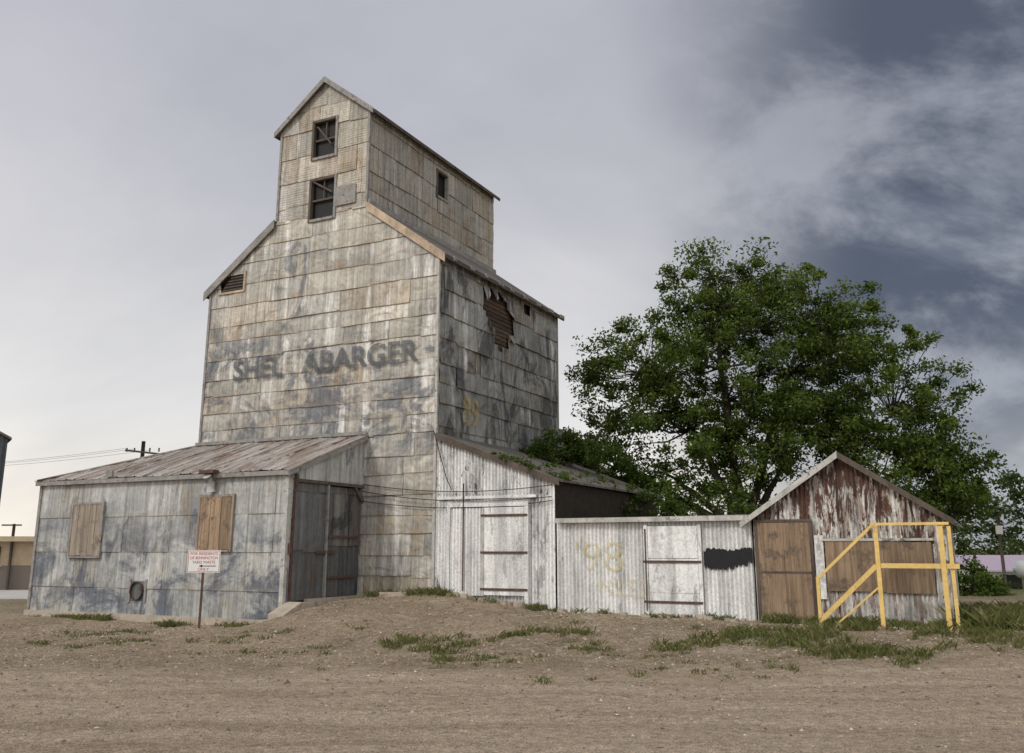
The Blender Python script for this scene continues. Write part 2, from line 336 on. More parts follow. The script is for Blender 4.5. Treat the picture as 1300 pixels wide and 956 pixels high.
# ---- left annex
AL,AR,AF=-10.1,-2.06,-2.69
mb=MB(); wf=lambda u,v,o:(u,AF-o,v)
rh=(-6.55,-6.1,.44,.88)
panel_wall(mb,wf,[[(AL,.12),(AR,.12),(AR,3.27),(AL,3.27)]],M_shed,[rh],ph=.82,pw=.78,lap=.012,tilt=.008,col=True,warp=.007)
panel_wall(mb,lambda u,v,o:(AL-o,u,v),[[(AF,.1),(4,.1),(4,3.27),(AF,3.27)]],M_shed,ph=1.25,pw=.78)
mb.box(AL+.1,AR-.1,AF+.08,0,0,3.2,M_core); mb.box(AL+.1,-7.6,0.001,3.9,0,3.2,M_core)
mb.box(AL-.08,AR+.06,AF-.07,AF+.079,-.2,.14,M_conc)
mb.box(AL-.03,AL+.06,AF-.045,AF+.05,.15,3.25,M_trimg); mb.box(AR-.07,AR+.035,AF-.045,AF+.05,.15,3.25,M_trimw)
sw=lambda u,v,o:(AR+o,u,v)
panel_wall(mb,sw,[[(AF,3.08),(0,3.08),(0,4.22),(AF,3.27)]],M_shed,ph=2,pw=.8)
panel_wall(mb,sw,[[(AF,.1),(AF+.16,.1),(AF+.16,3.08),(AF,3.08)]],M_shed,ph=2,pw=.8)
mb.obj('annex_walls',GE)
mb=MB()
ov=.14
def strip_front(mb):
    a0,a1=AL-ov,AR+.13; N=int((a1-a0)/.03)
    i0=len(mb.v)
    for k in range(N+1):
        a=a0+(a1-a0)*k/N; rib=.03 if (k%10)==0 else 0
        bt=0 if a>-7.5 else AF+(a-AL)/2.6*2.69
        b0=AF-ov; bt=max(bt,b0+.001)
        for b in (b0,bt):
            z=3.27+(b-AF)/2.69+.05+rib+ .012*math.sin(a*3+b)+.006*math.sin(a*11); mb.v.append((a,b,z))
    for k in range(N): q=i0+2*k; mb.add([q,q+2,q+3,q+1],M_roof,.5)
    i0=len(mb.v); b0,b1=AF-ov,4.1; N=int((b1-b0)/.03)
    for k in range(N+1):
        b=b0+(b1-b0)*k/N; rib=.03 if (k%10)==0 else 0
        at=-7.5 if b>0 else AL+(b-AF)/2.69*2.6; a0_=AL-ov; at=max(at,a0_+.001)
        for a in (a0_,at): mb.v.append((a,b,3.27+(a-AL)/2.6+.05+rib))
    for k in range(N): q=i0+2*k; mb.add([q,q+2,q+3,q+1],M_roof,.5)
strip_front(mb)
mb.box(AL-.1,AR+.1,AF-.13,AF-.11,3.16,3.26,M_trimg)
mb.beam((AR+.1,AF-.14,3.19),(AR+.1,-.03,4.24),.035,.11,M_trimg)
mb.beam((AL-.1,AF-.1,3.30),(-7.5,-.03,4.34),.12,.03,M_roof)
mb.prism([(-7.6,-.07,4.32),(AR+.1,-.07,4.32),(AR+.1,-.07,4.40),(-7.6,-.07,4.40)],(0,-.03,0),M_trimg)
mb.obj('annex_roof',GE)
mb=MB()
def board(mb,x0,x1,z0,z1,y,mat,fr=M_trimg,n=3):
    w=(x1-x0)/n
    for k in range(n): mb.box(x0+k*w+.006,x0+(k+1)*w-.006,y-.045-random.random()*.008,y-.02,z0-random.random()*.02,z1,mat)
    for (a,b,c,d) in ((x0-.05,x0,z0-.06,z1+.06),(x1,x1+.05,z0-.06,z1+.06)): mb.box(a,b,y-.06,y+.02,c,d,fr)
    mb.box(x0,x1,y-.058,y+.02,z1,z1+.05,fr); mb.box(x0,x1,y-.075,y+.02,z0-.06,z0-.021,fr)
board(mb,-8.75,-7.72,1.45,2.66,AF-.02,M_plyg,n=5); board(mb,-4.52,-3.58,1.6,2.74,AF-.02,M_ply,M_plyg)
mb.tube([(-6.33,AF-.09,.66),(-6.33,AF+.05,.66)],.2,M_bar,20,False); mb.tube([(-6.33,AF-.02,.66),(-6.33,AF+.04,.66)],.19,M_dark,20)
mb.box(-6.62,-6.55,AF-.05,AF,.4,.92,M_trimg);mb.box(-6.1,-6.04,AF-.05,AF,.4,.92,M_trimg);mb.box(-6.55,-6.1,AF-.03,AF+.06,.44,.88,M_door)
mb.tube([(-4.2,AF-.1,2.85),(-4.2,AF-.12,3.05),(-4.2,AF-.25,3.2)],.1,M_trimw,12); mb.box(-4.42,-3.98,AF-.3,AF-.12,3.26,3.33,M_bar)
mb.box(-7.6,-7.4,AF-.16,AF-.1,3.3,3.46,M_trimg)
mb.box(AR+.04,AR+.10,AF+.03,AF+.12,1.5,1.72,M_bar)
mb.box(AR-.09,AR-.08,AF+.1,-.02,.4,3.1,M_dark)
dd=lambda u,v,o:(AR-.03+o,u,v)
panel_wall(mb,dd,[[(AF+.2,.52),(AF+1.3,.52),(AF+1.3,3.02),(AF+.2,3.02)]],M_door,ph=1.2,pw=.55)
panel_wall(mb,lambda u,v,o:(AR-.05+o,u,v),[[(AF+1.42,.55),(-.06,.55),(-.06,2.75),(-.3,3.0),(AF+1.42,3.0)]],M_door,ph=1.2,pw=.6)
mb.box(AR-.05,AR+.05,AF+1.31,AF+1.36,.5,3.02,M_trimg)
mb.box(AR-.02,AR+.06,AF+.12,AF+.19,.5,3.1,M_bar)
mb.box(AR-.05,AR+.06,AF+.16,-.0,3.03,3.1,M_wood)
mb.beam((AR+.03,-.04,2.7),(AR+.03,-.36,3.03),.05,.07,M_wood)
mb.box(AR+.0,AR+.05,AF+1.0,AF+1.7,1.5,1.57,M_bar); mb.box(AR+.0,AR+.04,AF+1.4,AF+2.5,1.85,1.9,M_bar); mb.box(AR+.0,AR+.04,AF+1.4,AF+2.5,.95,1.0,M_bar)
mb.box(AR+.015,AR+.1,AF+.14,AF+.2,2.9,3.2,M_bar)
mb.obj('annex_openings',GE)
mb=MB()
mb.prism([(AR+.02,-3.45,-.1),(AR+.48,-3.45,-.1),(AR+.48,-3.45,.12),(AR+.02,-3.45,.20)],(0,.3,.0),M_conc)
mb.prism([(AR+.03,-3.149,-.1),(AR+.03,-2.6,-.1),(AR+.03,-2.6,.52),(AR+.03,-3.149,.30)],(.42,0,0),M_conc)
mb.box(AR+.065,AR+.36,-2.59,-2.1,-.1,.49,M_conc); mb.box(AR+.07,AR+.24,-2.09,-.1,.0,.55,M_conc)
mb.obj('loading_dock',GE)
# ---- right lean-to
mb=MB()
zt=lambda u:4.14-1.1*u/3.0+.02*math.sin(u*5)
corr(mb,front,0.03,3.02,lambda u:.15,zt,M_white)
mb.box(.1,2.9,.06,6.8,0,3.0,M_core)
mb.prism([(.1,.06,3),(2.9,.06,3),(2.9,.06,3.05),(.1,.06,4.05)],(0,6.8,0),M_core)
corr(mb,lambda u,v,o:(3.0+o,u,v),0,6.9,lambda u:.1,lambda u:3.02,M_core)
slab(mb,[(0.03,-.1,4.2),(3.15,-.1,3.02),(3.15,7,3.02),(.03,7,4.2)],.05,M_roofd)
mb.prism([(0.03,-.13,4.1),(3.17,-.13,2.93),(3.17,-.13,3.06),(.03,-.13,4.24)],(0,.027,0),M_wood)
y=-.06
mb.box(.36,2.42,y-.05,y,2.52,2.66,M_wdoor); mb.box(.1,2.6,y-.035,y,2.7,2.76,M_wdoor)
mb.box(.36,.45,y-.045,y,.55,2.52,M_wdoor); mb.box(2.32,2.42,y-.045,y,.4,2.52,M_wdoor)
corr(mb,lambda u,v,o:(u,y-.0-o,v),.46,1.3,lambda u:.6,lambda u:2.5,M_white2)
mb.box(1.33,2.31,y-.035,y,.62,1.5,M_wdoor);mb.box(1.33,2.31,y-.038,y,1.51,2.5,M_wdoor)
mb.box(1.28,1.33,y-.05,y,.6,2.5,M_trimw)
for z in (1.5,.72,2.3): mb.box(1.25,2.4,y-.06,y-.04,z,z+.05,M_bar)
mb.tube([(.8,-.11,3.05),(.8,-.11,.7)],.015,M_bar,6)
mb.obj('lean_to',GE)
# ================= low corrugated shed
LS=frame('corrugated_metal_shed')
mb=MB()
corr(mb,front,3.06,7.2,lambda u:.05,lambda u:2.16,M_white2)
mb.box(3.1,7.15,.06,2.9,0,2.1,M_core)
slab(mb,[(3.1,-.14,2.17),(7.18,-.14,2.2),(7.18,3.1,2.32),(3.1,3.1,2.3)],.05,M_trimg)
mb.box(3.08,7.16,-.175,-.141,2.14,2.235,M_trimw)
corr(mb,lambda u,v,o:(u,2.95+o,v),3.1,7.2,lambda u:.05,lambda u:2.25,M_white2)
mb.obj('walls_and_roof',LS)
mb=MB(); y=-.055
mb.box(5.02,5.1,y-.04,y,.3,2.08,M_wdoor); mb.box(6.14,6.21,y-.04,y,.3,2.08,M_wdoor)
mb.box(5.11,6.13,y-.03,y,1.42,2.05,M_wdoor); mb.box(5.11,6.13,y-.026,y,.75,1.41,M_wdoor); mb.box(5.11,6.13,y-.032,y,.3,.745,M_wdoor)
for z in (1.33,.55): mb.box(5.0,6.2,y-.055,y-.034,z,z+.045,M_bar)
mb.tube([(5.06,y-.06,2.0),(5.06,y-.06,.4)],.012,M_bar,6)
mb.obj('door',LS)
mb=MB()
top=[];bt=[]
for k in range(61):
    t=k/60; x=6.24+.96*t+random.uniform(-.004,.004)
    top.append((x,-.058,1.60+.02*math.sin(t*9)+random.uniform(-.025,.02)-(.05 if t<.06 else 0))); bt.append((x,-.058,1.27-.05*math.sin(t*5)+random.uniform(-.06,.03)+(.06 if t>.9 else 0)))
for k in range(60): mb.face([bt[k],bt[k+1],top[k+1],top[k]],M_black,.5)
mb.obj('black_paint_patch',LS)
text('graffiti_number',"'98",LS,(3.5,-.06,1.15),1.05,.62,M_graf,offset=-.012)
text('graffiti_name',"MILES",LS,(4.05,-.06,.66),.95,.34,M_graf,offset=-.012)
# ================= gabled shed
GS=frame('gabled_shed')
mb=MB(); g0,g1,gc=7.24,10.56,8.9
gt=lambda u:3.30-(abs(u-gc)/1.66)*1.12
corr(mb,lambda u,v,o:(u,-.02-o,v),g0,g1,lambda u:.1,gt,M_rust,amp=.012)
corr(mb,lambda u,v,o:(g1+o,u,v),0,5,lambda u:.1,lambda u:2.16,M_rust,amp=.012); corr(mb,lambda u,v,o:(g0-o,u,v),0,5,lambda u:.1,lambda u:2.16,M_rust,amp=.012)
mb.prism([(g0+.05,.03,0),(g1-.05,.03,0),(g1-.05,.03,2.1),(gc,.03,3.2),(g0+.05,.03,2.1)],(0,4.95,0),M_core)
for s in (1,-1):
    e=gc+s*1.88; ze=3.32-1.88/1.66*1.12
    slab(mb,[(e,-.2,ze),(gc,-.2,3.32),(gc,5.2,3.32),(e,5.2,ze)],.045,M_roof)
    mb.prism([(e,-.235,ze-.06),(gc,-.235,3.26),(gc,-.235,3.385),(e,-.235,ze+.055)],(0,.033,0),M_trimw if s==-1 else M_wood)
mb.box(g1-.03,g1+.05,-.07,.03,.1,2.15,M_rust)
mb.obj('walls_and_roof',GS)
mb=MB(); y=-.06
mb.box(7.32,7.80,y-.035,y,.28,2.1,M_ply,.42); mb.box(7.806,8.28,y-.037,y,.28,2.09,M_ply,.3)
mb.box(7.32,8.28,y-.042,y-.038,1.15,1.19,M_wood)
mb.box(8.28,8.34,y-.045,y,.25,2.14,M_wood); mb.box(7.26,7.32,y-.045,y,.25,2.14,M_wood); mb.box(7.26,8.34,y-.05,y,2.1,2.15,M_wood)
mb.box(8.36,8.52,y-.02,y,.7,1.85,M_wdoor)
mb.box(8.55,9.55,y-.03,y,.85,1.74,M_ply,.35); mb.box(9.555,10.36,y-.034,y,.83,1.72,M_ply,.15)
mb.box(8.5,10.4,y-.045,y,1.745,1.79,M_trimw)
mb.obj('plywood_boards',GS)
# ================= stair railing
SR=frame('yellow_stair_railing')
mb=MB(); b=-.9
mb.box(9.5,9.57,b-.035,b+.035,.2,2.0,M_yel); mb.box(10.52,10.60,b-.04,b+.04,.2,1.98,M_yel); mb.box(10.66,10.72,b+.0,b+.06,.2,1.98,M_yel)
mb.box(9.45,10.7,b-.025,b+.025,2.0,2.045,M_yel); mb.box(9.575,10.515,b-.045,b+.045,1.28,1.36,M_yel)
mb.box(10.605,10.8,b-.03,b+.03,1.28,1.36,M_yel)
mb.beam((9.5,b,2.02),(8.5,b,1.08),.045,.05,M_yel); mb.beam((9.5,b,1.32),(8.5,b,.36),.06,.08,M_yel)
mb.box(8.48,8.54,b-.03,b+.03,.2,1.12,M_yel); mb.beam((9.5,b+.01,.95),(8.75,b+.01,.3),.02,.03,M_yel)
mb.box(10.52,10.6,-.86,-.12,1.98,2.04,M_yel)
mb.obj('rails',SR)
# ================= yard sign
YS=empty('yard_waste_sign',(-6.3,19.2,0),math.radians(6))
mb=MB()
mb.beam((0,0.02,-.1),(0,0.02,1.6),.045,.03,M_bar,up=(0,1,0))
mb.box(-.32,.33,-.006,.004,1.13,1.58,M_signw)
for q in ((-.30,.31,1.145,1.153),(-.30,.31,1.557,1.565),(-.308,-.30,1.145,1.565),(.31,.318,1.145,1.565)): mb.box(q[0],q[1],-.009,-.006,q[2],q[3],M_red)
mb.box(-.02,.25,-.010,-.007,1.255,1.268,M_black); mb.prism([(-.02,-.007,1.29),(-.02,-.007,1.235),(-.09,-.007,1.262)],(0,-.003,0),M_black)
mb.obj('post_and_board',YS)
for i,(s,w,z) in enumerate([('FOR RESIDENTS',.54,1.48),('OF BENNINGTON',.55,1.395),('YARD WASTE',.46,1.31),('ONLY',.22,1.17)]):
    text('lettering_%d'%i,s,YS,(-w/2+.005,-.0085,z),w,.056,M_red,offset=.0)
# ================= GROUND
def axis(lo,hi,d,far):
    c=list(np.arange(lo,hi,d)); s=d; x=hi
    while x<far: c.append(x); s*=1.18; x+=s
    c.append(far); s=d; x=lo-d; l=[]
    while x>-far: l.append(x); s*=1.18; x-=s
    l.append(-far); return np.array(l[::-1]+c)
xs=axis(-14,14,.11,3000); ys=axis(6,24,.09,3000)
X,Y=np.meshgrid(xs,ys); Z=gz(X,Y)
Z+=np.where((np.abs(X)<14)&(Y>6)&(Y<24),rng.normal(0,.006,X.shape),0)
co=np.stack([X,Y,Z],-1).reshape(-1,3); nx=len(xs); ny=len(ys)
I=(np.arange(ny-1)[:,None]*nx+np.arange(nx-1)[None]).ravel(); F=np.stack([I,I+1,I+nx+1,I+nx],-1)
def npmesh(name,co,F,mat,pv=None,parent=None,smooth=False):
    me=bpy.data.meshes.new(name); k=F.shape[1]; n=len(F)
    me.vertices.add(len(co)); me.vertices.foreach_set('co',np.asarray(co,np.float32).ravel())
    me.loops.add(n*k); me.loops.foreach_set('vertex_index',F.astype(np.int32).ravel())
    me.polygons.add(n); me.polygons.foreach_set('loop_start',np.arange(n,dtype=np.int32)*k); me.polygons.foreach_set('loop_total',np.full(n,k,np.int32))
    me.update(calc_edges=True); me.polygons.foreach_set('use_smooth',np.full(n,smooth))
    if pv is not None: me.attributes.new('pv','FLOAT','FACE').data.foreach_set('value',np.asarray(pv,np.float32))
    me.materials.append(mat); me.validate(); o=bpy.data.objects.new(name,me); scn.collection.objects.link(o)
    if parent: o.parent=parent
    return o
m=Mat('gravelly_dirt')
c=m.mix(m.ramp(m.noise(.5,6,rough=.65),.38,.62),(.54,.415,.285),(.38,.285,.19))
c=m.mix(m.ramp(m.noise(2.2,7,rough=.75),.5,.62,0,.8),c,(.62,.515,.39))
sp=m.n('ShaderNodeSeparateXYZ',None,{0:m.tc.outputs['Object']})
yy=m.mth('ADD',sp.outputs[1],m.mth('MULTIPLY',m.noise(.7,5),1.6))
road=m.ramp(yy,13.3,14.2,1,0)
rc=m.mix(m.ramp(m.noise(1.2,6,(.16,1.8,1),.3,rough=.7),.38,.62),(.55,.42,.295),(.80,.645,.48))
c=m.mix(m.mth('MULTIPLY',road,.85),c,rc)
gm=m.mth('MULTIPLY',m.ramp(m.noise(.6,6,off=(3,1,0),rough=.7),.50,.58),m.mth('MULTIPLY',m.ramp(yy,14.0,14.8),m.ramp(sp.outputs[0],-3,4,0,.4)))
c=m.mix(gm,c,(.17,.16,.07))
far=m.ramp(sp.outputs[1],24,30); c=m.mix(m.mth('MULTIPLY',far,m.ramp(sp.outputs[0],-18,-12)),c,m.mix(m.noise(.3,6),(.10,.15,.03),(.18,.18,.06)))
g1_=m.noise(34,4,rough=.85); c=m.mix(m.ramp(g1_,.48,.60,0,.5),c,(.66,.57,.45)); c=m.mul(c,m.ramp(m.noise(60,3,off=(9,9,9),rough=.85),.37,.56,.42,1.15)); c=m.mul(c,m.ramp(m.noise(9,5,rough=.8),.37,.6,.70,1.08))
bp=m.bump(g1_,.05); bp=m.bump(m.noise(6,4,rough=.7),.08,prev=bp)
M_ground=m.fin(c,.95,bp,spec=.1)
npmesh('ground',co,F,M_ground,smooth=True)
def gravel():
    n=46000
    x=rng.uniform(-13,12,n); y=8+ rng.random(n)**.75*13
    a,b=w2l(x,y); keep=((b<-.15)&~((a<-1.6)&(b>-3.3)))|(b<-3.3); keep&=((y>13.4)|(rng.random(n)<.35)); x=x[keep];y=y[keep];n=len(x)
    r=.007+.024*rng.random(n)**4; big=rng.random(n)<.004; r=np.where(big,r+.025,r)
    z=gz(x,y)+r*.15
    base=np.array([[1,0,0],[0,1,0],[-1,0,0],[0,-1,0],[0,0,1],[0,0,-1]],float)
    V=base[None]*r[:,None,None]*rng.uniform(.6,1.35,(n,6,1)); V[:,:,2]*=.65
    t=rng.uniform(0,6.28,n); cs,sn=np.cos(t)[:,None],np.sin(t)[:,None]; vx=V[:,:,0]*cs-V[:,:,1]*sn; vy=V[:,:,0]*sn+V[:,:,1]*cs
    V=np.stack([vx+x[:,None],vy+y[:,None],V[:,:,2]+z[:,None]],-1).reshape(-1,3)
    f=np.array([[0,1,4],[1,2,4],[2,3,4],[3,0,4],[1,0,5],[2,1,5],[3,2,5],[0,3,5]])
    F=(f[None]+6*np.arange(n)[:,None,None]).reshape(-1,3)
    mm=Mat('gravel_stone'); c=mm.mul(mm.mix(mm.mth('FRACT',mm.mth('MULTIPLY',mm.pv(),9.)),(.30,.22,.15),(.46,.39,.31)),mm.ramp(mm.pv(),0,1,.4,1.2))
    npmesh('gravel',V,F,mm.fin(c,.9),np.repeat(rng.random(n),8))
gravel()
def leafmat(name,c1,c2,c3,tr=.35):
    m=Mat(name); pv=m.pv()
    c=m.mix(pv,c1,c2); c=m.mix(m.ramp(m.mth('FRACT',m.mth('MULTIPLY',pv,13.7)),.8,1,0,.7),c,c3)
    d=m.n('ShaderNodeBsdfDiffuse',None,{'Color':c}); t=m.n('ShaderNodeBsdfTranslucent',None,{'Color':m.mul(c,1.4)})
    x=m.n('ShaderNodeMixShader',None,{0:tr,1:d.outputs[0],2:t.outputs[0]})
    m.t.links.new(x.outputs[0],m.o.inputs['Surface']); return m.m
M_leaf=leafmat('tree_leaves',(.034,.056,.014),(.125,.175,.038),(.235,.28,.08),.28)
M_leaf2=leafmat('bush_leaves',(.036,.058,.014),(.10,.145,.035),(.15,.19,.05),.28)
M_leafd=leafmat('distant_leaves',(.04,.062,.022),(.08,.105,.035),(.10,.13,.045),.3)
M_grass=leafmat('grass_blades',(.09,.105,.035),(.19,.20,.075),(.40,.34,.20),.2)
def leaves(C,R,per,size,cpv):
    n=len(C)*per; idx=np.repeat(np.arange(len(C)),per)
    d=rng.normal(0,1,(n,3)); d/=np.linalg.norm(d,axis=1)[:,None]; rr=rng.random(n)**.6*rng.uniform(.8,1.15,n)
    P=C[idx]+d*(rr*R[idx])[:,None]*np.array([1,1,.75])
    nrm=rng.normal(0,1,(n,3))+np.array([0,0,.7]); nrm/=np.linalg.norm(nrm,axis=1)[:,None]
    t=np.cross(nrm,rng.normal(0,1,(n,3))); t/=np.linalg.norm(t,axis=1)[:,None]; s=np.cross(nrm,t)
    L=size*rng.uniform(.6,1.3,n)[:,None]; W=L*.55
    V=np.stack([P-t*L*.5,P+s*W*.5+t*L*.05,P+t*L*.6,P-s*W*.5+t*L*.05],1).reshape(-1,3)
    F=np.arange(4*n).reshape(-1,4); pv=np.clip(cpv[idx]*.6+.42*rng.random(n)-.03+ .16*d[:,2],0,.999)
    return V,F,pv
def tree(name,base,lobes,ncl,per,size,trunk_r,fork_z,mat=M_leaf,seed=1,cr=(.45,.95),limbs=8):
    global rng
    rng=np.random.default_rng(seed); random.seed(seed)
    T=empty(name,(0,0,0))
    lobes=[(np.array(c),np.array(r)) for c,r in lobes]; vol=np.array([r.prod() for c,r in lobes]); vol=vol**.75; vol/=vol.sum()
    C=[]
    while len(C)<ncl:
        i=rng.choice(len(lobes),p=vol); c,r=lobes[i]; d=rng.normal(0,1,3); d/=np.linalg.norm(d)
        p=c+d*r*(rng.uniform(.2,1.0)**.55)*rng.uniform(.85,1.14)
        if p[2]>base[2]+.3: C.append(p)
    C=np.array(C); R=rng.uniform(cr[0],cr[1],ncl)
    V,F,pv=leaves(C,R,per,size,rng.random(ncl)); npmesh('foliage',V,F,mat,pv,T)
    mb=MB(); b=Vector(base); fk=b+Vector((.1,0,fork_z)); limbpts=[]
    mb.tube([b+Vector((0,0,-.3)),b+Vector((0,0,.3)),b+Vector((.05,0,fork_z*.6+.2)),fk+Vector((0,0,.21))],[trunk_r*1.5,trunk_r*1.1,trunk_r*.95,trunk_r*.8],M_bark,10)
    tg=[Vector(c+rng.normal(0,.15,3)*r) for c,r in lobes]+[Vector(lobes[0][0]+rng.normal(0,.5,3)*lobes[0][1]) for _ in range(max(0,limbs-len(lobes)))]
    for g in tg:
        st=fk+Vector((random.uniform(-.15,.15)*fork_z/2,random.uniform(-.15,.15)*fork_z/2,random.uniform(-fork_z*.3,0)))
        md=st.lerp(g,.5)+Vector((random.uniform(-.4,.4),random.uniform(-.4,.4),.5))*min(1,fork_z/1.5); pts=[]
        for k in range(9):
            t=k/8; p=st*(1-t)**2+md*2*t*(1-t)+g*t*t; pts.append(p+Vector((random.uniform(-.07,.07),random.uniform(-.07,.07),0))*min(1,fork_z))
        mb.tube(pts,[trunk_r*.55*(1-.8*k/8) for k in range(9)],M_bark,7); limbpts+=[(p,trunk_r*.5*(1-.8*k/8)) for k,p in enumerate(pts) if k>1]
    LP=np.array([tuple(p) for p,_ in limbpts])
    for c in C:
        j=int(np.argmin(((LP-c)**2).sum(1)+np.maximum(0,LP[:,2]-c[2])*2)); s=Vector(LP[j]); e=Vector(c); md=s.lerp(e,.5)+Vector((random.uniform(-.2,.2),random.uniform(-.2,.2),-.15))*min(1,fork_z)
        r0=min(limbpts[j][1]*.5,.045); mb.tube([s,md,e],[r0,r0*.7,.008],M_bark,4,False)
        if cr[1]>.6: mb.tube([md.lerp(e,.6),e+Vector(rng.normal(0,.22,3))],[.012,.005],M_bark,3,False)
    mb.obj('trunk_and_branches',T)
    return T
tree('deciduous_tree',(7.6,31,0),[((8.3,31,7.9),(4.3,3.4,3.3)),((12.4,31,6.8),(3.2,2.8,2.8)),((4.3,31,7.3),(2.3,2.2,2.4)),((7.2,31,10.4),(2.7,2.0,1.8)),
  ((5.0,30,4.6),(3.1,2.2,1.9)),((12.6,31,3.9),(3.4,2.4,1.9)),((14.7,31,4.6),(1.8,1.8,2.0)),((10.4,31,9.2),(3.1,2.2,2.1)),((3.0,29.5,3.7),(1.9,1.4,1.4)),((9,31,5.0),(3.7,2.8,2.3)),((14.2,30,3.0),(2.0,1.6,1.4))],
  900,150,.132,.33,2.0,seed=11,cr=(.26,.74))
tree('small_tree',(2.6,28.8,0),[((2.6,28.8,3.9),(1.3,1.1,1.2)),((1.8,29,4.3),(1.0,1,.9)),((3.8,29,3.4),(1.1,.8,.9))],90,150,.12,.09,1.8,mat=M_leaf2,seed=5,cr=(.3,.5),limbs=4)
tree('bush',(13.2,27,-.1),[((13.1,27,.55),(.8,.8,.75)),((13.8,27.4,.3),(.6,.6,.5))],36,150,.1,.04,.3,mat=M_leaf2,seed=6,cr=(.2,.35),limbs=3)
tree('bush',(19.5,38,-.7),[((19.2,38,-.1),(1.5,.9,.6)),((21.5,38,-.2),(1.4,.9,.5))],40,120,.13,.04,.3,mat=M_leafd,seed=8,cr=(.3,.5),limbs=3)
tx,ty=l2w(5.2,5.0)
tree('bush',(tx,ty,.2),[((tx,ty,2.3),(1.7,1.0,1.0)),((tx-1.6,ty+.8,2.5),(1.1,.8,.8)),((tx+1.9,ty-.6,1.9),(1.3,.8,.8))],80,120,.10,.05,.8,mat=M_leaf2,seed=9,cr=(.25,.42),limbs=4)
tx,ty=l2w(1.1,4.6)
tree('bush',(tx,ty,3.55),[((tx,ty,4.35),(.75,.6,.42)),((tx+.8,ty+.1,4.05),(.8,.6,.38)),((tx-.55,ty-.3,4.15),(.5,.4,.28)),((tx+1.6,ty,3.6),(.7,.6,.35))],75,90,.085,.03,.35,mat=M_leaf2,seed=15,cr=(.16,.30),limbs=5)
random.seed(21)
V_C=[];
for k in range(26):
    t=random.random(); a=1.5+1.6*t; V_C.append((a,random.uniform(-.12,.6),4.3-1.1*a/3.0-.06+random.uniform(-.05,.04)))
for k in range(40):
    a=random.uniform(.9,3.3); V_C.append((a,random.uniform(1,6.5),4.25-1.1*a/3.0+random.uniform(-.08,.05)))
VC=np.array([(*l2w(a,b),z) for a,b,z in V_C]); rng=np.random.default_rng(3)
V,F,pv=leaves(VC,rng.uniform(.08,.2,len(VC)),45,.065,rng.random(len(VC))); npmesh('roof_vine',V,F,M_leaf2,pv)
DC=[];DR=[]
for k in range(260):
    x=rng.uniform(38,75); y=rng.uniform(82,96); h=7.2+1.3*math.sin(x*.45)+.8*math.sin(x*1.3+2); DC.append((x,y,rng.uniform(-.5,h)));DR.append(rng.uniform(.9,1.7))
for k in range(300):
    x=rng.uniform(-160,240); y=170+rng.uniform(-6,6); h=3.2+1.2*math.sin(x*.12)+.8*math.sin(x*.37); 
    DC.append((x,y,rng.uniform(-1,h if x<0 else h+2)));DR.append(rng.uniform(1.5,2.6))
DC=np.array(DC);DR=np.array(DR); V,F,pv=leaves(DC,DR,90,.45,rng.random(len(DC))); npmesh('distant_trees',V,F,M_leafd,pv)
